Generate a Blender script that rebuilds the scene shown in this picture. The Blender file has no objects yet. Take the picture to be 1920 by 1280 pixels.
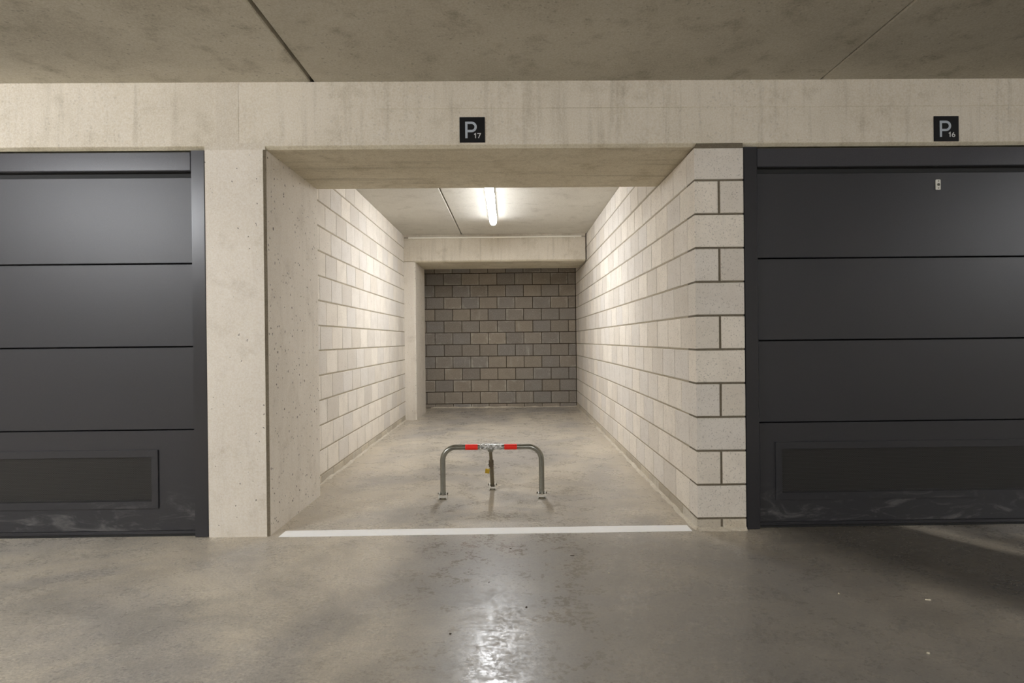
import bpy, bmesh, math, random
from mathutils import Vector, Matrix
C = bpy.context.scene.collection
random.seed(7)
PI = math.pi

# ------------------------------------------------------------------ camera
CAMZ = 1.138
cam_d = bpy.data.cameras.new('camera'); cam = bpy.data.objects.new('camera', cam_d); C.objects.link(cam)
cam_d.sensor_width = 36; cam_d.lens = 20.0; cam_d.clip_start = 0.05
cam.matrix_world = Matrix.Translation((0, 0, CAMZ)) @ Matrix.Rotation(math.radians(90 - 0.16), 4, 'X') @ Matrix.Rotation(math.radians(-0.6), 4, 'Z')
bpy.context.scene.camera = cam

# ------------------------------------------------------------------ world, exposure
w = bpy.data.worlds.new('world'); bpy.context.scene.world = w; w.use_nodes = True
w.node_tree.nodes['Background'].inputs[0].default_value = (0.9, 0.95, 1, 1)
w.node_tree.nodes['Background'].inputs[1].default_value = 0.0
vs = bpy.context.scene.view_settings
vs.view_transform = 'Standard'; vs.look = 'None'; vs.gamma = 1; vs.use_curve_mapping = False
vs.exposure = 0.0
BAY_LAMP = 67.0
AISLE_LAMPS = [(-5.0, 0.2, 345.0), (0.3, -1.9, 140.0), (6.8, -0.3, 280.0)]     # x, y, strength of the tubes over the driving aisle; middle one added as fill
TUBE_COLOR = (0.965, 0.985, 1.02)

# ------------------------------------------------------------------ node helper
class NT:
    def __init__(s, name):
        s.m = bpy.data.materials.new(name); s.m.use_nodes = True
        s.t = s.m.node_tree; s.b = s.t.nodes['Principled BSDF']
    def n(s, typ, **kw):
        nd = s.t.nodes.new(typ)
        for k, v in kw.items():
            if k.startswith('i_'):
                key = k[2:]; key = int(key) if key.isdigit() else key
                s.set(nd.inputs[key], v)
            else: setattr(nd, k, v)
        return nd
    def set(s, sock, v):
        if isinstance(v, bpy.types.NodeSocket): s.t.links.new(v, sock)
        else: sock.default_value = v
    def pos(s, scale=(1, 1, 1), kind='Position'):
        if kind == 'Position': o = s.n('ShaderNodeNewGeometry').outputs['Position']
        else: o = s.n('ShaderNodeTexCoord').outputs[kind]
        v = s.n('ShaderNodeVectorMath', operation='MULTIPLY'); s.set(v.inputs[0], o); v.inputs[1].default_value = scale
        return v.outputs[0]
    def noise(s, vec, scale, detail=4, rough=0.55, dist=0.0):
        return s.n('ShaderNodeTexNoise', i_Vector=vec, i_Scale=scale, i_Detail=detail, i_Roughness=rough, i_Distortion=dist).outputs[0]
    def ramp(s, f, lo, hi, a=0.0, b=1.0):
        return s.n('ShaderNodeMapRange', interpolation_type='SMOOTHSTEP', i_0=f, i_1=lo, i_2=hi, i_3=a, i_4=b).outputs[0]
    def mix(s, f, a, b, blend='MIX'):
        nd = s.n('ShaderNodeMix', data_type='RGBA', blend_type=blend)
        s.set(nd.inputs[0], f)
        for i, v in ((6, a), (7, b)):
            s.set(nd.inputs[i], v if isinstance(v, bpy.types.NodeSocket) or len(v) == 4 else (*v, 1))
        return nd.outputs[2]
    def math(s, op, a, b=0.0):
        nd = s.n('ShaderNodeMath', operation=op); s.set(nd.inputs[0], a); s.set(nd.inputs[1], b); return nd.outputs[0]
    def bump(s, h, strength, dist=0.01):
        return s.n('ShaderNodeBump', i_Height=h, i_Strength=strength, i_Distance=dist).outputs[0]
    def out(s, color=None, rough=None, normal=None, metal=None, spec=None):
        if color is not None: s.set(s.b.inputs['Base Color'], color if isinstance(color, bpy.types.NodeSocket) or len(color) == 4 else (*color, 1))
        if rough is not None: s.set(s.b.inputs['Roughness'], rough)
        if normal is not None: s.set(s.b.inputs['Normal'], normal)
        if metal is not None: s.set(s.b.inputs['Metallic'], metal)
        if spec is not None: s.set(s.b.inputs['Specular IOR Level'], spec)
        return s.m

def S(r, g, b):     # sRGB 0-255 to linear
    f = lambda c: ((c / 255 + 0.055) / 1.055) ** 2.4 if c > 10 else c / 255 / 12.92
    return (f(r), f(g), f(b))
def k(c, f): return tuple(min(1, x * f) for x in c)

LIFT = 1.28
def concrete(name, light, dark, streak=0.0, pores=0.0, patch=1.3, stain=0.5, vary=0.0, band=0.0):
    light, dark = k(light, LIFT), k(dark, LIFT * 1.1)
    s = NT(name)
    p = s.pos()
    big = s.ramp(s.noise(p, patch, 5, 0.6, 0.3), 0.34, 0.66)
    col = s.mix(big, light, tuple(a * (1 - stain * 0.45) + b * stain * 0.45 for a, b in zip(light, dark)))
    med = s.ramp(s.noise(p, patch * 4.3, 6, 0.65), 0.5, 0.78)
    col = s.mix(s.math('MULTIPLY', med, stain), col, dark)
    if streak:
        st = s.ramp(s.noise(s.pos((9, 9, 0.7)), 2.0, 5, 0.6), 0.48, 0.75)
        col = s.mix(s.math('MULTIPLY', st, streak), col, k(dark, 0.8))
        st2 = s.ramp(s.noise(s.pos((40, 40, 1.2)), 1.0, 3, 0.6), 0.55, 0.8)
        col = s.mix(s.math('MULTIPLY', st2, streak * 0.5), col, k(dark, 0.7))
    if band:            # board marks and laitance lines running along the beam
        bd = s.ramp(s.noise(s.pos((0.35, 5, 5)), 2.6, 4, 0.6), 0.5, 0.72)
        col = s.mix(s.math('MULTIPLY', bd, band), col, k(dark, 0.72))
    fine = s.noise(p, 110, 4, 0.7)
    col = s.mix(0.16, col, s.ramp(fine, 0.3, 0.7), 'OVERLAY')
    h = s.noise(p, 38, 5, 0.6)
    if pores:
        v = s.n('ShaderNodeTexVoronoi', feature='F1', i_Vector=s.mix(0.025, p, s.n('ShaderNodeTexNoise', i_Vector=p, i_Scale=60.0).outputs[1]), i_Scale=44, i_Randomness=1.0)
        wn = s.ramp(v.outputs['Color'], 0.56, 0.85)
        size = s.math('MULTIPLY', wn, 0.30)
        hole = s.math('LESS_THAN', v.outputs['Distance'], size)
        where = s.ramp(s.noise(p, 1.9, 3), 0.3, 0.5)
        hole = s.math('MULTIPLY', hole, where)
        col = s.mix(s.math('MULTIPLY', hole, pores), col, k(dark, 0.35))
        h = s.math('SUBTRACT', h, s.math('MULTIPLY', hole, 2.0))
    if vary:
        r = s.n('ShaderNodeObjectInfo').outputs['Random']
        col = s.mix(s.math('MULTIPLY', r, vary), col, k(dark, 0.75))
    return s.out(col, 0.82, s.bump(h, 0.25, 0.004), spec=0.25)

WARM = S(196, 187, 171)
M = {}
M['beam'] = concrete('beam_concrete', S(200, 192, 178), S(150, 141, 122), 0.3, 0.15, 1.1, 0.5)
M['soffit'] = concrete('beam_concrete_banded', S(195, 187, 168), S(144, 133, 110), 0.25, 0.1, 1.1, 0.7, band=0.4)
M['column'] = concrete('column_concrete', S(206, 199, 188), S(162, 153, 139), 0.14, 0.9, 1.2, 0.5)
M['ceiling'] = concrete('ceiling_concrete', S(188, 183, 170), S(130, 124, 110), 0.0, 0.3, 1.3, 0.75, vary=0.25)
M['inner'] = concrete('bay_ceiling_concrete', S(196, 192, 182), S(150, 145, 134), 0.0, 0.2, 1.3, 0.5, vary=0.2)
M['joint'] = concrete('joint_filler', S(120, 110, 92), S(86, 78, 64), 0, 0, 3, 0.5)
M['chamfer'] = concrete('dirty_arris_concrete', S(128, 119, 104), S(88, 80, 66), 0.2, 0, 3, 0.6)
M['plaster'] = concrete('aisle_concrete', S(190, 184, 172), S(150, 142, 128), 0.3, 0.3, 1.2, 0.5)

def floor_mat():
    s = NT('floated_concrete_floor')
    p = s.pos((1, 1.15, 1))
    a = s.ramp(s.noise(p, 0.85, 6, 0.6, 0.9), 0.36, 0.62)
    b = s.ramp(s.noise(s.pos((1.0, 1.3, 1)), 2.0, 6, 0.62, 0.8), 0.42, 0.72)
    c = s.ramp(s.noise(s.pos((1, 1.2, 1)), 7.0, 6, 0.65, 0.6), 0.5, 0.72)
    col = s.mix(a, S(166, 160, 152), S(196, 186, 169))
    col = s.mix(s.math('MULTIPLY', b, 0.6), col, S(142, 137, 128))
    col = s.mix(s.math('MULTIPLY', c, 0.32), col, S(202, 194, 180))
    # trowel sweeps
    wv = s.ramp(s.noise(s.pos((1.0, 1.8, 1)), 3.0, 3, 0.5, 3.0), 0.56, 0.72)
    col = s.mix(s.math('MULTIPLY', wv, 0.16), col, S(100, 94, 86))
    fine = s.noise(p, 90, 5, 0.75)
    col = s.mix(0.3, col, s.ramp(fine, 0.3, 0.7), 'OVERLAY')
    # pale cement dust kept along the feet of the bay walls
    g = s.n('ShaderNodeSeparateXYZ', i_0=s.n('ShaderNodeNewGeometry').outputs['Position'])
    dx = s.math('ABSOLUTE', s.math('ADD', g.outputs[0], 0.2))
    wob = s.math('MULTIPLY', s.noise(s.pos(), 2.2, 5, 0.6), 0.35)
    e = s.ramp(s.math('ADD', dx, wob), 1.12, 1.42)
    inb = s.math('MULTIPLY', e, s.math('MULTIPLY', s.ramp(g.outputs[1], 3.2, 3.5), s.math('LESS_THAN', dx, 1.5)))
    col = s.mix(s.math('MULTIPLY', inb, 0.55), col, S(196, 184, 164))
    # greyer, darker field in the middle of the aisle
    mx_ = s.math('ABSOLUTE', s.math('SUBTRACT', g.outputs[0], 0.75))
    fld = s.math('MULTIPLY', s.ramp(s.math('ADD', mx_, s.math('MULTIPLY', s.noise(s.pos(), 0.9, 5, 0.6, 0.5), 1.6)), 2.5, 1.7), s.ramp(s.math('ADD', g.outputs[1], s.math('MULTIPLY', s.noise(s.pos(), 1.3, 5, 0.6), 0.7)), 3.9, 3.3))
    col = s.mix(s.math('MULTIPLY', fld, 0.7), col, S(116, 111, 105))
    # dark staining and shade beyond the bay light, painted in strips, aisle floor east
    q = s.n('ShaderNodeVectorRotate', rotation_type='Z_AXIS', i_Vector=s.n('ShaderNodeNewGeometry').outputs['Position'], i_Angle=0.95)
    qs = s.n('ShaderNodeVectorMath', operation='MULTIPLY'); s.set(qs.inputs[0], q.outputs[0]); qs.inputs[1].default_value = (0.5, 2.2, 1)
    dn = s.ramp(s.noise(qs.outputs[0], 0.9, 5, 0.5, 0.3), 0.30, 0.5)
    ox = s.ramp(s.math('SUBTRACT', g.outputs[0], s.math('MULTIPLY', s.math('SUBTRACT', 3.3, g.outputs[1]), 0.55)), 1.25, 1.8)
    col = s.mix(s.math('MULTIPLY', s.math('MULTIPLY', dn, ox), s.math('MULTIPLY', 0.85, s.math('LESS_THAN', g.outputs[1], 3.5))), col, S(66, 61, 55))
    r1 = s.noise(p, 4.6, 9, 0.78, 0.5)
    r2 = s.noise(s.pos((1, 1.3, 1)), 34, 6, 0.75)
    rough = s.math('ADD', s.ramp(r1, 0.36, 0.64, 0.17, 0.38), s.ramp(r2, 0.40, 0.66, 0.0, 0.20))
    h = s.math('ADD', s.math('MULTIPLY', s.noise(s.pos((1, 1.4, 1)), 9, 5, 0.6), 0.8), s.math('MULTIPLY', s.noise(s.pos(), 70, 4, 0.7), 0.25))
    return s.out(col, rough, s.bump(h, 0.2, 0.006), spec=0.7)
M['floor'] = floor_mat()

def block_mat(name, pale, grey, dark, bloom=0.5):
    pale, grey, dark = k(pale, 1.12), k(grey, 1.12), k(dark, 1.12)
    s = NT(name)
    r = s.n('ShaderNodeObjectInfo').outputs['Random']
    r2 = s.math('FRACT', s.math('MULTIPLY', r, 17.31)); r3 = s.math('FRACT', s.math('MULTIPLY', r, 71.7))
    p = s.pos()
    col = s.mix(s.ramp(r, 0.15, 0.95), pale, grey)
    col = s.mix(s.math('MULTIPLY', s.ramp(r2, 0.5, 1.0), 0.5), col, dark)
    blot = s.ramp(s.noise(p, 7, 5, 0.65), 0.4, 0.7)
    col = s.mix(s.math('MULTIPLY', blot, 0.3), col, dark)
    # whitish lime bloom, mostly towards the arrises of some blocks
    gx = s.n('ShaderNodeSeparateXYZ', i_0=s.n('ShaderNodeTexCoord').outputs['Generated'])
    ex = s.math('MINIMUM', gx.outputs[0], s.math('SUBTRACT', 1.0, gx.outputs[0]))
    ez = s.math('MINIMUM', gx.outputs[2], s.math('SUBTRACT', 1.0, gx.outputs[2]))
    edge = s.ramp(s.math('ADD', s.math('MINIMUM', ex, ez), s.math('MULTIPLY', s.noise(p, 8, 4, 0.65), 0.6)), 0.24, 0.42, 1, 0)
    bl = s.math('MULTIPLY', s.math('MULTIPLY', edge, s.ramp(r3, 0.4, 0.9)), bloom)
    streak = s.math('MULTIPLY', s.ramp(s.noise(s.pos((14, 14, 2)), 1.2, 4, 0.6), 0.52, 0.75), s.math('MULTIPLY', s.ramp(r2, 0.2, 0.0), bloom))
    col = s.mix(s.math('MAXIMUM', bl, streak), col, S(222, 216, 205))
    sp = s.ramp(s.noise(p, 100, 3, 0.8), 0.56, 0.68)
    col = s.mix(s.math('MULTIPLY', sp, 0.7), col, k(dark, 0.5))
    sp2 = s.ramp(s.noise(p, 150, 2, 0.8), 0.58, 0.7)
    col = s.mix(s.math('MULTIPLY', sp2, 0.55), col, S(225, 218, 205))
    chips = s.ramp(s.noise(s.pos((1, 1, 1.6)), 30, 4, 0.7, 1.5), 0.66, 0.72)
    col = s.mix(s.math('MULTIPLY', chips, 0.55), col, k(dark, 0.5))
    h = s.math('SUBTRACT', s.math('ADD', s.noise(p, 130, 4, 0.8), s.math('MULTIPLY', s.noise(p, 16, 4), 0.5)), s.math('MULTIPLY', chips, 0.8))
    return s.out(col, 0.9, s.bump(h, 0.5, 0.003), spec=0.15)
M['block'] = block_mat('concrete_block', S(230, 222, 210), S(218, 212, 204), S(196, 187, 174), 0.6)
M['base_block'] = block_mat('cut_base_block', S(200, 190, 172), S(186, 178, 164), S(158, 147, 130), 0.6)
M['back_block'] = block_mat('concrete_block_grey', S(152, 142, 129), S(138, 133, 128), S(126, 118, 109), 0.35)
M['mortar'] = concrete('mortar', S(156, 146, 127), S(116, 106, 90), 0, 0, 4, 0.5)
M['mortar_dark'] = concrete('mortar_dark', S(104, 96, 82), S(78, 71, 60), 0, 0, 4, 0.5)
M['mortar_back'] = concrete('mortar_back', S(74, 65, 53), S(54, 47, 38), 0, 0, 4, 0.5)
M['lime'] = concrete('lime_mortar_fillet', S(188, 180, 165), S(140, 130, 114), 0, 0, 9, 0.7)

def plain(name, c, rough=0.5, metal=0.0, spec=0.5, noise=0.0, sc=60, bump=0.0):
    s = NT(name); p = s.pos()
    f = s.noise(p, sc, 4, 0.7)
    col = s.mix(s.math('MULTIPLY', s.ramp(f, 0.35, 0.7), noise), c, k(c, 0.55))
    return s.out(col, rough, s.bump(f, bump, 0.002) if bump else None, metal, spec)

def coat(name, c, rough, glinting=0.0):
    s = NT(name); p = s.pos()
    f = s.noise(p, 420, 2, 0.6)
    col = s.mix(s.ramp(f, 0.3, 0.7), k(c, 0.88), k(c, 1.12))
    if glinting:  # pale floor reflections, painted as swirls low on the door
        g = s.n('ShaderNodeSeparateXYZ', i_0=s.n('ShaderNodeNewGeometry').outputs['Position'])
        low = s.ramp(g.outputs[2], 0.34, 0.02)
        sw = s.ramp(s.noise(s.pos((1.6, 1, 5)), 2.2, 5, 0.65, 1.6), 0.5, 0.72)
        col = s.mix(s.math('MULTIPLY', s.math('MULTIPLY', low, sw), glinting), col, S(150, 148, 146))
    return s.out(col, rough, s.bump(f, 0.08, 0.001), 0.0, 0.5)
M['door'] = coat('anthracite_door_coating', S(46, 46, 50), 0.42, 0.35)
M['frame'] = coat('anthracite_frame_coating', S(46, 46, 50), 0.3)
M['header'] = coat('anthracite_header_coating', S(68, 68, 73), 0.25)
M['black'] = plain('black_rubber_and_gap', (0.01, 0.01, 0.01), 0.7)
M['gap'] = plain('unlit_recess', (0.012, 0.012, 0.012), 0.9)
M['sign'] = plain('black_sign_plate', (0.006, 0.006, 0.007), 0.5, spec=0.22, noise=0.3)
M['letter'] = plain('silver_letter', S(178, 186, 196), 0.5, spec=0.4)
M['digit'] = plain('white_digit', S(214, 216, 214), 0.5)
M['white_paint'] = concrete('white_line_paint', S(240, 236, 228), S(205, 198, 184), 0, 0, 5, 0.3)
M['galv'] = plain('galvanised_steel', S(150, 150, 142), 0.24, 0.95, noise=0.35, sc=35)
M['galv_dull'] = plain('dull_galvanised_steel', S(128, 120, 100), 0.5, 0.6, noise=0.35, sc=45)
M['zinc'] = plain('bright_zinc', S(226, 224, 218), 0.38, 0.45, noise=0.2, sc=80)
M['red'] = plain('red_reflective_tape', S(244, 36, 14), 0.5, noise=0.12, sc=120)
M['brass'] = plain('brass_lock_body', S(186, 152, 34), 0.42, 0.3, noise=0.2)
M['dark_steel'] = plain('dark_steel_plate', S(96, 84, 68), 0.55, 0.5, noise=0.3)
M['pvc'] = plain('cream_pvc', S(246, 242, 230), 0.5)
M['pvc_grey'] = plain('grey_pvc', S(150, 144, 130), 0.5)
M['ivory'] = plain('ivory_plastic', S(224, 222, 212), 0.4)
M['housing'] = plain('light_grey_housing', S(205, 205, 202), 0.5)
M['debris_pale'] = plain('pale_chip', S(226, 218, 196), 0.8, noise=0.3)
M['debris_dark'] = plain('dark_chip', S(62, 48, 34), 0.8, noise=0.3)
def film():
    s = NT('crinkled_clear_tape'); p = s.pos()
    f = s.noise(p, 70, 4, 0.7, 1.0)
    tr = s.n('ShaderNodeBsdfTransparent'); mx = s.n('ShaderNodeMixShader')
    s.out((0.92, 0.91, 0.9), 0.2, s.bump(f, 0.9, 0.01), 0.0, 0.8)
    s.set(mx.inputs[0], s.ramp(f, 0.42, 0.6, 0.12, 0.9)); s.set(mx.inputs[1], tr.outputs[0]); s.set(mx.inputs[2], s.b.outputs[0])
    s.set(s.t.nodes['Material Output'].inputs[0], mx.outputs[0]); return s.m
M['film'] = film()
def perforated():
    s = NT('perforated_anthracite_sheet')
    g = s.n('ShaderNodeSeparateXYZ', i_0=s.n('ShaderNodeNewGeometry').outputs['Position'])
    P = 0.0064; Q = P * 0.866
    row = s.math('FLOOR', s.math('DIVIDE', g.outputs[2], Q))
    odd = s.math('MULTIPLY', s.math('MODULO', row, 2.0), P / 2)
    u = s.math('SUBTRACT', s.math('FRACT', s.math('DIVIDE', s.math('ADD', g.outputs[0], odd), P)), 0.5)
    v = s.math('MULTIPLY', s.math('SUBTRACT', s.math('FRACT', s.math('DIVIDE', g.outputs[2], Q)), 0.5), 0.866)
    d = s.math('SQRT', s.math('ADD', s.math('MULTIPLY', u, u), s.math('MULTIPLY', v, v)))
    hole = s.math('LESS_THAN', d, 0.36)
    tr = s.n('ShaderNodeBsdfTransparent'); mx = s.n('ShaderNodeMixShader')
    s.out(S(62, 61, 60), 0.4)
    s.set(mx.inputs[0], hole); s.set(mx.inputs[1], s.b.outputs[0]); s.set(mx.inputs[2], tr.outputs[0])
    s.set(s.t.nodes['Material Output'].inputs[0], mx.outputs[0]); return s.m
M['mesh'] = perforated()
def glow(name, strength, flank=0.26, belly=2.0):
    s = NT(name); s.out((0.9, 0.9, 0.9), 0.3)
    s.set(s.b.inputs['Emission Color'], (*TUBE_COLOR, 1))
    # the diodes face down: the belly of the diffuser is brighter than its flanks
    nz = s.n('ShaderNodeSeparateXYZ', i_0=s.n('ShaderNodeNewGeometry').outputs['Normal']).outputs[2]
    s.set(s.b.inputs['Emission Strength'], s.ramp(nz, -0.6, -0.99, strength * flank, strength * belly)); return s.m

# ------------------------------------------------------------------ mesh helpers (all shapes in world metres, moved to the parent's frame on linking)
def yf(x): return 3.35 + 0.012 * x          # the line of the concrete front, not quite square to the bay
def bm_new(): return bmesh.new()
def box(bm, x0, x1, y0, y1, z0, z1, bev=0.0, shear=False, segs=1):
    r = bmesh.ops.create_cube(bm, size=1.0)['verts']
    for v in r:
        v.co = Vector((x0 + (v.co.x + .5) * (x1 - x0), y0 + (v.co.y + .5) * (y1 - y0), z0 + (v.co.z + .5) * (z1 - z0)))
        if shear: v.co.y += yf(v.co.x)
    if bev:
        es = list({e for v in r for e in v.link_edges})
        bmesh.ops.bevel(bm, geom=es, offset=bev, segments=segs, affect='EDGES', profile=0.5)
    return bm
def prism(bm, pts, a, b, axis='x', shear=False):
    """extrude the 2-D outline pts between a and b along the axis; pts are (y, z) for x, (x, y) for z, (x, z) for y"""
    def P(p, t):
        c = {'x': (t, p[0], p[1]), 'z': (p[0], p[1], t), 'y': (p[0], t, p[1])}[axis]
        c = Vector(c)
        if shear: c.y += yf(c.x)
        return c
    A = [bm.verts.new(P(p, a)) for p in pts]; B = [bm.verts.new(P(p, b)) for p in pts]
    n = len(pts)
    for i in range(n): bm.faces.new((A[i], A[(i + 1) % n], B[(i + 1) % n], B[i]))
    bm.faces.new(A); bm.faces.new(list(reversed(B)))
    return bm
def tube(bm, pts, r, n=16, cap=True, flat=None):
    pts = [Vector(p) for p in pts]; rings = []
    for i, p in enumerate(pts):
        d = (pts[min(i + 1, len(pts) - 1)] - pts[max(i - 1, 0)]).normalized()
        if i == 0: u = d.cross(Vector((0, 0, 1)) if abs(d.z) < .9 else Vector((0, 1, 0))).normalized()
        else: u = (u - d * u.dot(d)).normalized()
        v = d.cross(u); rr = r[i] if isinstance(r, (list, tuple)) else r
        rings.append([bm.verts.new(p + (u * math.cos(2 * PI * j / n) + v * math.sin(2 * PI * j / n)) * rr) for j in range(n)])
    for a, b in zip(rings, rings[1:]):
        for j in range(n): bm.faces.new((a[j], a[(j + 1) % n], b[(j + 1) % n], b[j]))
    if cap: bm.faces.new(list(reversed(rings[0]))); bm.faces.new(rings[-1])
    return bm
def obj(name, bm, mat, parent=None, smooth=False, props=None):
    bmesh.ops.recalc_face_normals(bm, faces=bm.faces)
    me = bpy.data.meshes.new(name); off = parent_loc(parent)
    bmesh.ops.translate(bm, verts=bm.verts, vec=-off)
    bm.to_mesh(me); bm.free(); me.materials.append(M[mat] if isinstance(mat, str) else mat)
    if smooth:
        for f in me.polygons: f.use_smooth = True
        me.set_sharp_from_angle(angle=math.radians(40))
    o = bpy.data.objects.new(name, me); C.objects.link(o)
    if parent: o.parent = parent
    return o
def parent_loc(p):
    v = Vector((0, 0, 0))
    while p is not None: v = v + p.location; p = p.parent
    return v
def tag(o, label=None, cat=None, group=None, kind=None):
    for kk, v in (('label', label), ('category', cat), ('group', group), ('kind', kind)):
        if v: o[kk] = v
    return o
def thing(name, loc, label, cat, group=None, kind=None):
    o = bpy.data.objects.new(name, None); C.objects.link(o); o.location = loc; o.empty_display_size = 0.1
    return tag(o, label, cat, group, kind)
def mesh_root(name, bm, mat, label, cat, kind=None, group=None, smooth=False):
    return tag(obj(name, bm, mat, None, smooth), label, cat, group, kind)

# ------------------------------------------------------------------ floor, ceiling, outer walls
XL, XR, YB, YE = -7.0, 10.0, -3.4, 9.61
CEIL, SOF = 2.66, 2.27
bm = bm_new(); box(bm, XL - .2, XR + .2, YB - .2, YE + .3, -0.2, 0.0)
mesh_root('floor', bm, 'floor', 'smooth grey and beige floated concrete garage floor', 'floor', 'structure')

ceil = mesh_root('ceiling', box(bm_new(), XL - .2, XR + .2, YB - .2, YE + .3, CEIL + .035, CEIL + .2), 'joint', 'bare concrete slab ceiling of the garage', 'ceiling', 'structure')
def slab(x0, x1, y0, y1, mat, z=CEIL, ch=0.006):
    bm = bm_new()
    prism(bm, [(x0, z + ch), (x0 + ch, z), (x1 - ch, z), (x1, z + ch), (x1, z + .06), (x0, z + .06)], y0, y1, 'y')
    obj('slab', bm, mat, ceil)
yc = 3.7
slab(XL, -4.161, YB, yc, 'ceiling'); slab(-4.149, -1.166, YB, yc, 'ceiling'); slab(-1.144, 1.844, YB, yc, 'ceiling')
slab(1.852, 4.84, YB, yc, 'ceiling'); slab(4.85, XR, YB, yc, 'ceiling')
slab(-2.2, -0.716, 3.95, 7.56, 'inner'); slab(-2.2, -0.716, 7.564, YE + .1, 'inner')
slab(-0.704, 1.6, 3.95, YE + .1, 'inner')

bm = bm_new(); box(bm, XL - .2, XL, YB, yf(XL) + .9, 0, CEIL + .03)
mesh_root('wall_left', bm, 'plaster', 'plain concrete end wall of the driving aisle, west end', 'wall', 'structure')
bm = bm_new(); box(bm, XR, XR + .2, YB, yf(XR) + .9, 0, CEIL + .03)
mesh_root('wall_right', bm, 'plaster', 'plain concrete end wall of the driving aisle, east end', 'wall', 'structure')
bm = bm_new(); box(bm, XL - .2, XR + .2, YB - .2, YB, 0, CEIL + .03)
mesh_root('wall_rear', bm, 'plaster', 'plain concrete wall on the far side of the aisle, facing the bays', 'wall', 'structure')

# ------------------------------------------------------------------ beams and columns
CH = 0.015
def beam(name, x0, x1, y0, y1, shear, label, vert_joint=None):
    r = thing(name, ((x0 + x1) / 2, (yf(0) if shear else 0) + y0, SOF), label, 'beam', None, 'structure')
    # faces: front, chamfer, underside, back
    bm = bm_new()
    prism(bm, [(y0, SOF + CH + .004), (y0 + .07, SOF + CH + .004), (y0 + .07, CEIL), (y0, CEIL)], x0, x1, 'x', shear)
    obj('beam_face', bm, 'beam', r)
    bm = bm_new()
    prism(bm, [(y0, SOF + CH + .004), (y0 + .0015, SOF + CH), (y0 + CH + .003, SOF), (y1 - CH, SOF), (y1, SOF + CH), (y1, CEIL), (y0 + .07, CEIL), (y0 + .07, SOF + CH + .004)], x0, x1, 'x', shear)
    obj('beam_underside', bm, 'soffit', r)
    return r
fb = beam('front_beam', XL, XR, 0.0, 0.9, True, 'long pale concrete beam over the bay opening and both garage doors')
# cast marks on the face: filled pour gap over the column, vertical arris, long pour line
bm = bm_new(); box(bm, -1.715, -1.585, -0.0015, .01, SOF + .03, CEIL - .005, 0, True)
M['grout'] = concrete('grout_patch_concrete', S(192, 184, 170), S(158, 148, 132), 0.2, 0.2, 3, 0.4)
obj('grout_patch', bm, 'grout', fb)
bm = bm_new(); box(bm, -1.786, -1.434, -0.0006, .03, SOF - .004, SOF + .034, 0, True)
obj('grout_patch', bm, 'grout', fb)
bm = bm_new(); box(bm, 0.545, 0.5485, -0.002, .01, SOF + .06, CEIL - .005, 0, True); obj('formwork_ridge', bm, 'beam', fb)
bm = bm_new()
prism(bm, [(-0.0022, 2.4985), (.01, 2.4985), (.01, 2.5015), (-0.0022, 2.5015)], -0.78, 3.9, 'x', True); obj('formwork_ridge', bm, 'soffit', fb)
beam('rear_beam', -1.54, 1.069, 8.18, 9.05, False, 'shorter concrete beam across the back of the bay under a white conduit')

def column(name, x0, x1, y0, y1, shear, label, chL=True, chR=True, ztop=SOF, cham=0.014):
    a = cham if chL else 0.0005; b = cham if chR else 0.0005
    pts = [(x0, y0 + a), (x0 + a, y0), (x1 - b, y0), (x1, y0 + b), (x1, y1 - b), (x1 - b, y1), (x0 + a, y1), (x0, y1 - a)]
    bm = bm_new(); prism(bm, pts, 0, ztop + .002, 'z', shear)
    return mesh_root(name, bm, 'column', label, 'column', 'structure')
fc = column('front_column', -1.786, -1.434, 0.0, 0.9, True, 'wide pale pitted concrete column between left door and open bay', False, True)
bm = bm_new()
xx, yy, cc = -1.434, 0.0, .011
prism(bm, [(xx - cc - .001, yy - .0015), (xx + .0015, yy + cc + .001), (xx - .004, yy + cc + .001), (xx - cc - .001, yy + .004)], 0.0, SOF - .004, 'z', True)
e_ = obj('edge_chamfer', bm, 'chamfer', fc); tag(e_, 'darker dirty arris')
column('rear_column', -1.545, -1.381, 8.18, 9.05, False, 'narrow concrete column at the back left of the bay', False, True)
column('far_left_column', -4.72, -4.37, 0.0, 0.9, True, 'concrete column on the far side of the left garage door')
column('far_right_column', 3.95, 4.25, 0.0, 0.9, True, 'concrete column on the far side of the right garage door')
mesh_root('wall_front_left', box(bm_new(), XL, -4.72, .1, .3, 0, SOF, 0, True), 'plaster', 'plain concrete wall beyond the left garage door', 'wall', 'structure')
mesh_root('wall_front_right', box(bm_new(), 4.25, XR, .1, .3, 0, SOF, 0, True), 'plaster', 'plain concrete wall beyond the right garage door', 'wall', 'structure')

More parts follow.
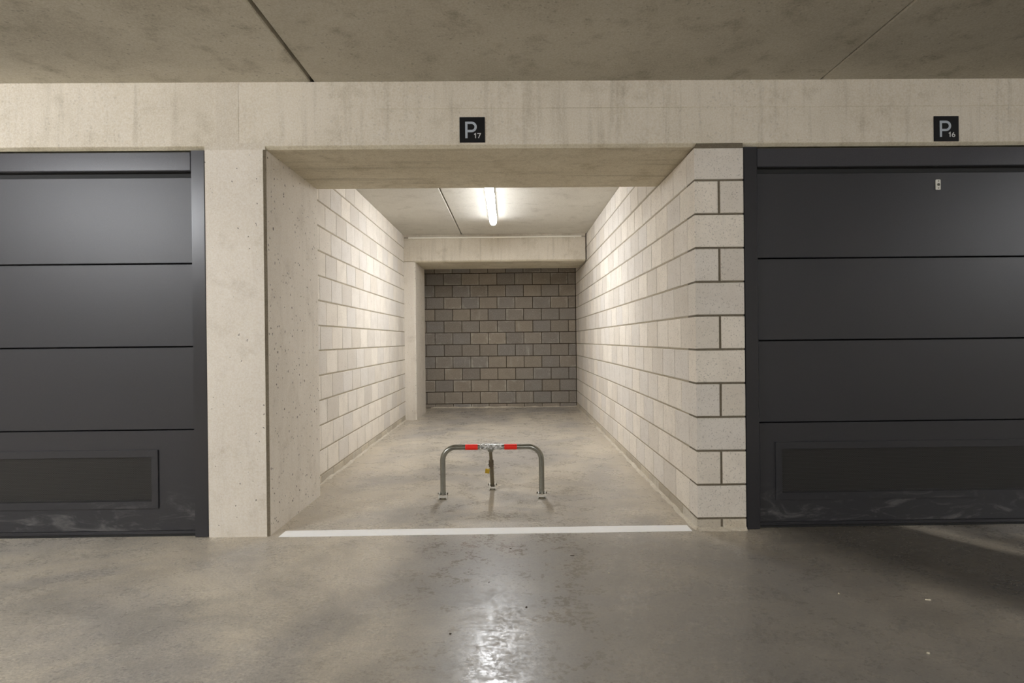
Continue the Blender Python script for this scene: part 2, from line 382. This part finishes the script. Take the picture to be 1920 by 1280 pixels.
# ------------------------------------------------------------------ block walls
_cache = {}
def block_mesh(L, D, H, mat, wear=1.0):
    key = (round(L, 3), round(D, 3), round(H, 3), mat, random.randrange(5))
    if key in _cache: return _cache[key]
    bm = bm_new(); b = 0.003
    per = [(0, 0), (.5, 0), (1, 0), (1, .5), (1, 1), (.5, 1), (0, 1), (0, .5)]
    j = lambda a: random.uniform(-a, a)
    loops = []
    for yy, ins, jit in ((D, 0, 0), (b, 0, .0006), (0, b, .0013 * wear)):
        lp = []
        for (u, v) in per:
            x = u * L + (ins if u == 0 else -ins if u == 1 else 0) + j(jit); z = v * H + (ins if v == 0 else -ins if v == 1 else 0) + j(jit)
            lp.append(bm.verts.new((x, yy + (j(.0008) if yy == 0 else 0), z)))
        loops.append(lp)
    for A, B in zip(loops, loops[1:]):
        for i in range(8): bm.faces.new((A[i], A[(i + 1) % 8], B[(i + 1) % 8], B[i]))
    bm.faces.new(loops[0]); bm.faces.new(loops[-1])
    bmesh.ops.recalc_face_normals(bm, faces=bm.faces)
    me = bpy.data.meshes.new('block'); bm.to_mesh(me); bm.free(); me.materials.append(M[mat])
    _cache[key] = me; return me
def block(parent, x, y, z, rot, L, D, H, mat='block', name='block'):
    o = bpy.data.objects.new(name, block_mesh(L, D, H, mat)); C.objects.link(o); o.parent = parent
    o.location = Vector((x, y, z)) - parent_loc(parent) ; o.rotation_euler = (0, 0, rot)
    return o
Z0, PITCH, BH = 0.069, 0.2, 0.188
def rows():
    out = [(-1, 0.008, Z0 - .006 - .008)]
    for n in range(13):
        z = Z0 + PITCH * n + .006; h = min(BH, CEIL - .004 - z)
        if h > .03: out.append((n, z, h))
    return out
def fillet(parent, pts_in, nrm, length_axis, a, b, name='mortar_fillet'):
    """uneven skirt of lime mortar between wall foot and floor"""
    bm = bm_new(); n = max(8, int((b - a) / 0.07)); A = []
    for i in range(n + 1):
        t = a + (b - a) * i / n
        o_ = 0.016 + random.uniform(-.009, .014); hgt = 0.012 + random.uniform(-.006, .012)
        def P(off, z):
            return (pts_in + nrm * off, t, z) if length_axis == 'y' else (t, pts_in + nrm * off, z)
        A.append([bm.verts.new(P(-.004, 0.0005)), bm.verts.new(P(-.004, hgt)), bm.verts.new(P(.004, hgt * .8)), bm.verts.new(P(o_, 0.0005))])
    for p, q in zip(A, A[1:]):
        for i in range(4): bm.faces.new((p[i], p[(i + 1) % 4], q[(i + 1) % 4], q[i]))
    bm.faces.new(A[0]); bm.faces.new(list(reversed(A[-1])))
    return obj(name, bm, 'lime', parent)

# right wall of the bay, two leaves thick
RX0, RX1 = 1.087, 1.377; RF = yf(RX0)
wr = thing('wall_bay_right', ((RX0 + RX1) / 2, RF, 0), 'wall of pale concrete blocks along the right of the open bay', 'wall', None, 'structure')
bm = bm_new(); box(bm, RX0 + .004, RX1 - .004, RF + .15, YE + .02, 0, SOF - .001); box(bm, RX0 + .004, RX1 - .004, RF + .9, YE + .02, SOF - .002, CEIL + .02)
obj('mortar', bm, 'mortar', wr)
obj('mortar', box(bm_new(), RX0 + .003, RX1 - .003, RF + .006, RF + .152, 0, SOF - .001), 'mortar_dark', wr)
# mortar bed squeezed into the chamfer of the beam
bm = bm_new(); prism(bm, [(RX0 + .012, RF - .002), (RX1 - .004, RF - .002), (RX1 - .004, RF + .05), (RX0 + .001, RF + .05)], SOF - .012, SOF + .016, 'z'); obj('mortar_bed', bm, 'mortar_dark', wr)
def run(parent, side, n, z, h, a, b, first_joint, mat='block'):
    """lay one course between a and b along a wall; first_joint is where a head joint sits"""
    j = first_joint
    while j - .3 > a: j -= .3
    edges = [a] + [t for t in [j + .3 * i for i in range(60)] if a + .04 < t < b - .02] + [b]
    for p, q in zip(edges, edges[1:]):
        L = q - p - .008
        if side == 'right': block(parent, RX0, q - .004, z, -PI / 2, L, .14, h, mat)
        elif side == 'left': block(parent, LX, p + .004, z, PI / 2, L, .14, h, mat)
        else: block(parent, p + .0055, YE, z, 0, L - .003, .14, h - .002, mat)
for n, z, h in rows():
    even = n % 2 == 0; mat = 'base_block' if n < 0 else 'block'
    top = z > SOF - .01
    if not top:
        hh = min(h, SOF - .012 - z)
        if even:
            block(wr, RX0, RF, z, 0, RX1 - RX0, .14, hh, mat)
            run(wr, 'right', n, z, hh, RF + .143, YE, RF + .143 + .3, mat)
        else:
            block(wr, RX0, RF, z, 0, .138, .29, hh, mat); block(wr, RX0 + .152, RF, z, 0, .138, .29, hh, mat)
            run(wr, 'right', n, z, hh, RF + .295, YE, RF + .295 + .3, mat)
    else:
        run(wr, 'right', n, z, h, RF + .9, YE, RF + (.143 if even else .295) + .3, mat)
fillet(wr, RX0, -1, 'y', RF, YE)
fillet(wr, RF, -1, 'x', RX0, RX1)

# left wall of the bay
LX = -1.54
wl = thing('wall_bay_left', (LX - .08, 4.25, 0), 'wall of pale concrete blocks along the left of the open bay', 'wall', None, 'structure')
obj('mortar', box(bm_new(), LX - .2, LX - .003, yf(-1.5) + .85, YE + .02, 0, CEIL + .02), 'mortar', wl)
for n, z, h in rows():
    run(wl, 'left', n, z, h, 4.238, YE, 4.724 if n % 2 == 0 else 4.874, 'base_block' if n < 0 else 'block')
fillet(wl, LX, 1, 'y', 4.24, 8.24)

# back wall of the bay
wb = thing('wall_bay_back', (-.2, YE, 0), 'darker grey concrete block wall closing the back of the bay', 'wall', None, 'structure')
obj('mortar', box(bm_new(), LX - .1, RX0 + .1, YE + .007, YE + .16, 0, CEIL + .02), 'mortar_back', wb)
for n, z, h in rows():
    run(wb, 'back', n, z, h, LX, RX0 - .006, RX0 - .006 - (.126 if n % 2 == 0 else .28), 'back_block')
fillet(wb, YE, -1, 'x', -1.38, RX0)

# ------------------------------------------------------------------ garage doors
def garage_door(name, x0, x1, vent0, vent1, label):
    """x0..x1 is the clear width between the jambs"""
    r = thing(name, ((x0 + x1) / 2, yf((x0 + x1) / 2), 0), label, 'garage door', None, 'structure')
    def B(part, a, b, c, d, e, f, mat, bev=0.0, par=None, segs=1):
        return obj(part, box(bm_new(), a, b, c, d, e, f, bev, True, segs), mat, par or r)
    for s, xa in ((-1, x0), (1, x1)):
        o = xa + s * .082
        # folded jamb with a shallow front groove
        a_, b_ = min(xa, o), max(xa, o)
        bm = bm_new()
        prism(bm, [(a_, .012), (a_ + .004, 0.001), (b_ - .004, 0.001), (b_, .006), (b_, .10), (a_, .10)], 0.004, SOF - .006, 'z', True)
        obj('jamb', bm, 'frame', r)
    B('header', x0 + .001, x1 - .001, .006, .07, 2.148, SOF - .012, 'header', .004)
    B('recess', x0 - .08, x1 + .08, .11, .16, .0, SOF - .002, 'gap')
    B('gap_strip', x0 + .001, x1 - .001, .05, .09, 2.10, 2.15, 'black')  # shade of the gap under the header, put in as a black strip
    zs = [0.036, 0.628, 1.118, 1.608, 2.118]
    for i in range(4):
        if i == 0:   # the bottom section is cut out for the vent
            xa, xb, za, zb = x0 + .002, x1 - .002, zs[0], zs[1] - .003
            va, vb, vz0, vz1 = vent0 + .038, vent1 - .038, .212, .470
            sec = bm_new()
            P = lambda x, z, y: sec.verts.new((x, y + yf(x), z))
            for y in (.03, .07):
                o_ = [P(xa, za, y), P(xb, za, y), P(xb, zb, y), P(xa, zb, y)]; i_ = [P(va, vz0, y), P(vb, vz0, y), P(vb, vz1, y), P(va, vz1, y)]
                for q in range(4): sec.faces.new((o_[q], o_[(q + 1) % 4], i_[(q + 1) % 4], i_[q]))
                if y == .03: O1, I1 = o_, i_
                else:
                    for q in range(4):
                        sec.faces.new((O1[q], O1[(q + 1) % 4], o_[(q + 1) % 4], o_[q])); sec.faces.new((I1[q], I1[(q + 1) % 4], i_[(q + 1) % 4], i_[q]))
            obj('door_panel', sec, 'door', r)
        else:
            B('door_panel', x0 + .002, x1 - .002, .03, .07, zs[i] + .003, zs[i + 1] - .003, 'door', .003)
    B('panel_backing', x0 + .003, x1 - .003, .072, .08, .03, 2.12, 'gap')
    B('bottom_rail', x0 + .002, x1 - .002, .024, .07, .014, .034, 'frame', .003)
    B('bottom_seal', x0 + .004, x1 - .004, .03, .065, .001, .014, 'black')
    # vent: mitred frame of four pieces and a perforated sheet
    oz0, oz1, t = .168, .512, .038
    o_ = [(vent0, oz0), (vent1, oz0), (vent1, oz1), (vent0, oz1)]
    i_ = [(vent0 + t, oz0 + t + .004), (vent1 - t, oz0 + t + .004), (vent1 - t, oz1 - t - .004), (vent0 + t, oz1 - t - .004)]
    vf = obj('vent_grille', box(bm_new(), vent0 + t - .002, vent1 - t + .002, .030, .0315, oz0 + t, oz1 - t, 0, True), 'mesh', r)
    for q in range(4):
        bm = bm_new(); g = .0006
        prism(bm, [o_[q], o_[(q + 1) % 4], i_[(q + 1) % 4], i_[q]], .022, .0295, 'y', True)
        obj('vent_frame', bm, 'door', r)
    return r
garage_door('door_1', -4.285, -1.870, -4.06, -2.093, 'anthracite sectional garage door left of the open bay, with pale reflections painted at its foot')
d2 = garage_door('door_2', 1.462, 3.865, 1.566, 3.76, 'dark anthracite sectional garage door right of the open bay')
# lock escutcheon on the right door
lx, lz = 2.56, 2.04
lp = obj('lock_plate', box(bm_new(), lx - .0155, lx + .0155, .024, .031, lz - .031, lz + .031, .004, True, 2), 'ivory', d2)
def disc(x, z, r_, y0, y1, mat, par, name):
    tube_ = tube(bm_new(), [(x, yf(x) + y1, z), (x, yf(x) + y0, z)], r_, 14); return obj(name, tube_, mat, par)
disc(lx, lz, .0085, .0215, .025, 'galv', lp, 'lock_cylinder')
for dz in (-.021, .021): disc(lx, lz + dz, .0035, .0225, .025, 'galv_dull', lp, 'screw')
obj('keyway', box(bm_new(), lx - .0012, lx + .0012, .0208, .022, lz - .005, lz + .005, 0, True), 'black', lp)

# ------------------------------------------------------------------ signs
def ribbon(pts, wd):
    pts = [Vector(p) for p in pts]; L, R = [], []
    n = len(pts)
    for i, p in enumerate(pts):
        d0 = (pts[i] - pts[i - 1]).normalized() if i > 0 else None
        d1 = (pts[i + 1] - pts[i]).normalized() if i < n - 1 else None
        if d0 is None: nn = Vector((-d1.y, d1.x)); m = 1
        elif d1 is None: nn = Vector((-d0.y, d0.x)); m = 1
        else:
            n0 = Vector((-d0.y, d0.x)); n1 = Vector((-d1.y, d1.x)); nn = (n0 + n1).normalized(); m = 1 / max(.4, nn.dot(n0))
        L.append(p + nn * wd / 2 * m); R.append(p - nn * wd / 2 * m)
    return L, R
def glyph(r, cx, cz, size, strokes, wd, name, mat):
    """one character as a raised ribbon; coordinates run 0..1 across the plate, y down"""
    X = lambda u: cx + (u - .5) * size
    Zc = lambda v: cz - (v - .5) * size
    bm = bm_new()
    L, R = ribbon(strokes, wd)
    F = [[bm.verts.new((X(p.x), yf(X(p.x)) + y, Zc(p.y))) for p in side] for y in (-.0062, -.0045) for side in (L, R)]
    for i in range(len(L) - 1):
        bm.faces.new((F[0][i], F[0][i + 1], F[1][i + 1], F[1][i])); bm.faces.new((F[2][i], F[2][i + 1], F[3][i + 1], F[3][i]))
        bm.faces.new((F[0][i], F[0][i + 1], F[2][i + 1], F[2][i])); bm.faces.new((F[1][i], F[1][i + 1], F[3][i + 1], F[3][i]))
    for e in (0, -1): bm.faces.new((F[0][e], F[1][e], F[3][e], F[2][e]))
    return obj(name, bm, mat, r)
def sign(cx, cz, second, label):
    r = thing('parking_sign', (cx, yf(cx), cz - .075), label, 'sign')
    obj('sign_plate', box(bm_new(), cx - .0745, cx + .0745, -.005, -.0002, cz - .0745, cz + .0745, .0012, True), 'sign', r)
    P = [(.27, .832), (.27, .23), (.48, .23)] + [(.475 + .162 * math.sin(t), .392 - .162 * math.cos(t)) for t in [PI * i / 12 for i in range(1, 12)]] + [(.48, .554), (.318, .554)]
    glyph(r, cx, cz, .149, P, .09, 'letter', 'letter')
    o = 0.0 if second == '7' else .012
    glyph(r, cx, cz, .149, [(.575 + o, .69), (.628 + o, .655), (.628 + o, .832)], .034, 'digit', 'digit')
    if second == '7': q = [(.70, .652), (.825, .652), (.742, .832)]
    else: q = [(.795, .65), (.75, .70), (.727, .745)] + [(.778 - .052 * math.cos(t), .775 + .048 * math.sin(t)) for t in [2 * PI * i / 16 for i in range(0, 16)]] + [(.73, .758)]
    glyph(r, cx, cz, .149, q, .032, 'digit', 'digit')
    return r
sign(-.2205, 2.3735, '7', 'square black sign reading P 17, on the beam above the open bay')
sign(2.589, 2.363, '6', 'square black sign reading P 16, on the beam above the right garage door')

# ------------------------------------------------------------------ floor line
bm = bm_new()
N = 24
xs = [-1.376 + (1.0515 + 1.376) * i / N for i in range(N + 1)]
F = []
for x in xs:
    a = yf(x) - .013 + random.uniform(-.0008, .0008); b = yf(x) + .095 + random.uniform(-.0008, .0008)
    F.append([bm.verts.new((x, a, .0003)), bm.verts.new((x, a, .0018)), bm.verts.new((x, b, .0018)), bm.verts.new((x, b, .0003))])
for p, q in zip(F, F[1:]):
    for i in range(4): bm.faces.new((p[i], q[i], q[(i + 1) % 4], p[(i + 1) % 4]))
bm.faces.new(F[0]); bm.faces.new(F[-1])
mesh_root('line_marking', bm, 'white_paint', 'white painted line across the floor at the bay entrance', 'floor marking', 'structure')

# ------------------------------------------------------------------ luminaires
def luminaire(x0, y0, x1, y1, strength, label, cat='lamp', opal=(0.30, 2.7)):
    """tube batten under the ceiling from (x0, y0) to (x1, y1)"""
    a, b = Vector((x0, y0, 0)), Vector((x1, y1, 0)); d = (b - a).normalized(); s = Vector((-d.y, d.x, 0)); L = (b - a).length
    mid = (a + b) / 2
    r = thing('tube_light', (mid.x, mid.y, CEIL), label, cat)
    def sweep(name, prof, t0, t1, mat, cap_r=0.0, smooth=False):
        bm = bm_new(); st = [(t0, 1.0), (t1, 1.0)]
        if cap_r:
            st = [(t0 + cap_r * (1 - math.cos(q)), math.sin(q)) for q in [PI / 2 * i / 5 for i in range(1, 5)]] + [(t0 + cap_r, 1.0)] 
            st = st + [(t1 - (p - t0), f) for p, f in reversed(st)]
        rings = []
        for t, f in st:
            c = a + d * t
            rings.append([bm.verts.new(c + s * (u * f) + Vector((0, 0, CEIL - .045 + (v + .045) * f if f < 1 else CEIL + v))) for u, v in prof])
        n = len(prof)
        for p, q in zip(rings, rings[1:]):
            for i in range(n): bm.faces.new((p[i], p[(i + 1) % n], q[(i + 1) % n], q[i]))
        bm.faces.new(rings[0]); bm.faces.new(list(reversed(rings[-1])))
        return obj(name, bm, mat, r, smooth)
    sweep('housing', [(-.036, -.0005), (.036, -.0005), (.044, -.042), (-.044, -.042)], .02, L - .02, 'housing')
    W = .044
    prof = [(-W, -.0435)] + [(-W * math.cos(t), -.050 - .048 * math.sin(t)) for t in [PI * i / 10 for i in range(0, 11)]] + [(W, -.0435)]
    sweep('diffuser', prof, 0, L, glow('lit_diffuser', strength, *opal), cap_r=.05, smooth=True)
    for t in (.25, .75):
        c = a + d * (L * t)
        for sgn in (-1, 1):
            bm = bm_new(); q = c + s * (.0455 * sgn)
            box(bm, q.x - .006, q.x + .006, q.y - .006, q.y + .006, CEIL - .05, CEIL - .03, .0015); obj('clip', bm, 'zinc', r)
    return r
luminaire(-.205, 5.43, -.218, 7.12, BAY_LAMP, 'lit white tube light on the ceiling inside the open bay')
for i, (lx_, ly_, st_) in enumerate(AISLE_LAMPS):
    luminaire(lx_, ly_, lx_ + 1.6, ly_, st_, ['lit tube light over the aisle before the left door', 'unseen fill tube added over the middle of the aisle', 'lit tube light over the aisle before the right door'][i], opal=(0.95, 0.6))

# ------------------------------------------------------------------ conduit on the rear beam
cz_, cy_ = CEIL - .047, 8.18 - .026
r = thing('conduit', (-.2, 8.18, cz_), 'thin white conduit pipe clipped along the top of the rear beam', 'pipe')
obj('pipe', tube(bm_new(), [(-1.47, cy_, cz_), (1.01, cy_, cz_)], .0135, 12), 'pvc', r, True)
obj('cable', tube(bm_new(), [(-1.53, cy_ + .01, cz_ + .002), (-1.50, cy_, cz_), (-1.46, cy_, cz_)], .006, 8), 'pvc_grey', r, True)
obj('cable', tube(bm_new(), [(1.0, cy_, cz_), (1.04, cy_, cz_), (1.07, cy_ + .01, cz_ - .002)], .006, 8), 'pvc_grey', r, True)
for i in range(7):
    x = -1.40 + i * .385
    bm = bm_new(); prism(bm, [(cy_ - .016, cz_ - .017), (cy_ + .016, cz_ - .019), (cy_ + .016, cz_ + .017), (cy_ + .010, cz_ + .017), (cy_ + .010, cz_ - .0145), (cy_ - .016, cz_ - .0145)], x - .008, x + .008, 'x')
    obj('clip', bm, 'pvc', r)

# ------------------------------------------------------------------ parking barrier
BY = 4.09; BXL, BXR, BZ, BR = -.507, .203, .3705, .0195
bar = thing('parking_barrier', ((BXL + BXR) / 2, BY, 0), 'low fold-down steel parking barrier with two red bands, standing in the bay', 'parking barrier')
RB = .095
pts = [(BXL, BY, .03)] + [(BXL, BY, .1 + .05 * i) for i in range(3)]
pts += [(BXL, BY, BZ - RB)] + [(BXL + RB - RB * math.cos(t), BY, BZ - RB + RB * math.sin(t)) for t in [PI / 2 * i / 10 for i in range(1, 11)]]
pts += [(BXR - RB + RB * math.sin(t), BY, BZ - RB + RB * math.cos(t)) for t in [PI / 2 * i / 10 for i in range(0, 11)]]
pts += [(BXR, BY, .2), (BXR, BY, .1), (BXR, BY, .03)]
obj('hoop', tube(bm_new(), pts, BR, 24), 'galv', bar, True)
for a_, b_ in ((-.343, -.254), (-.063, .027)):
    o = obj('red_band', tube(bm_new(), [(a_, BY, BZ), (b_, BY, BZ)], BR + .0009, 24), 'red', bar, True); tag(o, 'red reflective band')
# sleeve at the crown
cxm = -.163
obj('collar', tube(bm_new(), [(cxm - .024, BY, BZ), (cxm + .024, BY, BZ)], BR + .0025, 24), 'galv', bar, True)
lug = obj('lug', box(bm_new(), cxm - .018, cxm + .018, BY - .006, BY + .022, BZ - .036, BZ - .012, .003), 'galv', bar)
obj('bolt', tube(bm_new(), [(cxm - .024, BY + .008, BZ - .027), (cxm + .024, BY + .008, BZ - .027)], .005, 8), 'zinc', lug)
# crinkled clear tape around the crown
bm = bm_new(); nx_, na = 26, 14; G = []
for i in range(nx_ + 1):
    x = -.238 + .168 * i / nx_; row = []
    for j in range(na + 1):
        t = math.radians(-40 + 200 * j / na); rr = BR + .0042 + random.uniform(-.0012, .0036) * (1.4 if i > 12 else .8)
        row.append(bm.verts.new((x + random.uniform(-.002, .002), BY - math.cos(t) * rr, BZ + math.sin(t) * rr)))
    G.append(row)
for i in range(nx_):
    for j in range(na):
        if (i < 3 or i > nx_ - 3) and random.random() < .35: continue
        bm.faces.new((G[i][j], G[i + 1][j], G[i + 1][j + 1], G[i][j + 1]))
for v in [v for v in bm.verts if not v.link_faces]: bm.verts.remove(v)
tag(obj('clear_tape', bm, 'film', bar), 'crinkled clear tape')
# rear strut: thin upper tube sliding in a wider sleeve
T = Vector((cxm, BY + .006, BZ - .026)); Bt = Vector((-.160, 4.337, .026))
lerp = lambda a, b, t: a + (b - a) * t
obj('strut', tube(bm_new(), [T, lerp(T, Bt, .5)], .0125, 16), 'galv_dull', bar, True)
sl = obj('sleeve', tube(bm_new(), [lerp(T, Bt, .27), Bt], .0158, 20), 'galv_dull', bar, True)
H = lerp(T, Bt, .33)
obj('hasp', box(bm_new(), H.x - .017, H.x + .018, H.y - .021, H.y - .010, H.z - .030, H.z + .022, .002), 'dark_steel', bar)
obj('hasp_pin', tube(bm_new(), [(H.x - .022, H.y - .016, H.z - .012), (H.x + .021, H.y - .016, H.z - .012)], .004, 10), 'galv', bar, True)
def foot(x, y, wd=.030):
    f = obj('foot_plate', box(bm_new(), x - wd + .003, x + wd - .003, y - .024, y + .024, .0004, .004, .001), 'galv_dull', bar)
    for s in (-1, 1):
        bm = bm_new(); xx = x + s * (wd - .003)
        prism(bm, [(y - .026, .004), (y + .026, .004), (y + .022, .040), (y + .010, .050), (y - .010, .050), (y - .022, .040)], xx - .002, xx + .002, 'x')
        obj('cheek', bm, 'zinc', f)
        bm = tube(bm_new(), [(xx + s * .002, y, .037), (xx + s * .010, y, .037)], .0075, 6); obj('nut', bm, 'galv', f)
        bm = tube(bm_new(), [(x + s * (wd - .012), y - .024, .005), (x + s * (wd - .012), y - .024, .011)], .006, 6); obj('anchor_bolt', bm, 'galv', f)
    obj('pivot_bolt', tube(bm_new(), [(x - wd, y, .037), (x + wd, y, .037)], .005, 8), 'zinc', f)
    obj('cross_plate', box(bm_new(), x - wd + .005, x + wd - .005, y - .0265, y - .024, .014, .026, .001), 'zinc', f)
foot(BXL, BY); foot(BXR, BY); foot(Bt.x, Bt.y, .027)

# padlock hanging from the hasp
px, py, pz = H.x - .027, H.y - .017, H.z - .058
pl = thing('padlock', (px, py, pz - .017), 'small brass padlock hanging on the rear strut of the parking barrier', 'padlock')
bm = bm_new(); box(bm, px - .017, px + .015, py - .0075, py + .0075, pz - .017, pz + .017, .003, False, 2)
bmesh.ops.rotate(bm, verts=bm.verts, cent=(px, py, pz), matrix=Matrix.Rotation(math.radians(7), 3, 'Y')); obj('lock_body', bm, 'brass', pl)
sp_ = [(px - .010, py, pz + .014), (px - .008, py, pz + .034)] + [(px + .004 - .011 * math.cos(t), py, pz + .044 + .011 * math.sin(t)) for t in [PI * i / 8 for i in range(0, 9)]] + [(px + .013, py, pz + .030), (px + .009, py, pz + .014)]
obj('shackle', tube(bm_new(), sp_, .0036, 10), 'zinc', pl, True)

# ------------------------------------------------------------------ litter on the floor
def floor_at(u, v):
    """floor point of the photograph, from its bearing and dip as measured there"""
    dx, dy = u - 960, v - 637; Y = dy + .0105 * dx; X = dx - .0105 * dy; z = CAMZ * 1066.67 / Y
    return X * z / 1066.67, z
def chip(u, v, a, b, h, mat, rot, name, label, cat):
    x, y = floor_at(u, v); bm = bm_new(); n = 7; top, bot = [], []
    for i in range(n):
        t = 2 * PI * i / n; f = random.uniform(.7, 1.15)
        X_, Y_ = a * f * math.cos(t), b * f * math.sin(t); cx_, cy2 = X_ * math.cos(rot) - Y_ * math.sin(rot), X_ * math.sin(rot) + Y_ * math.cos(rot)
        bot.append(bm.verts.new((x + cx_, y + cy2, .0003))); top.append(bm.verts.new((x + cx_ * .7, y + cy2 * .7, h * random.uniform(.6, 1.2))))
    for i in range(n): bm.faces.new((bot[i], bot[(i + 1) % n], top[(i + 1) % n], top[i]))
    bm.faces.new(top); bm.faces.new(list(reversed(bot)))
    o = obj(name, bm, mat); tag(o, label, cat)
chip(1740, 1125, .014, .004, .004, 'debris_pale', -.2, 'paper_scrap', 'thin white scrap lying on the dark floor before the right door', 'scrap')
chip(1742, 1226, .006, .005, .005, 'debris_pale', 0, 'pebble', 'small pale pebble on the aisle floor at the lower right', 'pebble')
chip(1142, 1075, .004, .005, .003, 'debris_pale', .5, 'paint_flake', 'tiny white flake on the floor right of the lamp reflection', 'flake')
chip(1573, 1113, .004, .004, .003, 'debris_pale', .5, 'paint_flake', 'tiny pale flake on the floor below the right door jamb', 'flake')
chip(987, 1139, .005, .004, .004, 'debris_dark', .4, 'wood_crumb', 'dark crumb on the floor just right of the lamp reflection', 'crumb')
chip(844, 1189, .005, .004, .004, 'debris_dark', .2, 'wood_crumb', 'dark crumb on the floor left of the lamp reflection', 'crumb')
chip(917, 1092, .006, .003, .003, 'debris_dark', .9, 'dry_leaf', 'small brown leaf bit within the lamp reflection on the floor', 'leaf')
chip(957, 1029, .006, .004, .003, 'debris_dark', .1, 'wood_crumb', 'dark crumb on the floor just before the white line', 'crumb')
chip(807, 979, .018, .004, .003, 'debris_pale', .2, 'wood_splinter', 'pale splinter on the floor between barrier and white line', 'splinter')
chip(975, 962, .005, .004, .004, 'debris_pale', 0, 'pebble', 'small pale pebble before the barrier, right of its strut shadow', 'pebble')
chip(1073, 1042, .014, .004, .003, 'debris_dark', -.1, 'dry_leaf', 'thin brown leaf sliver on the floor below the white line', 'leaf')
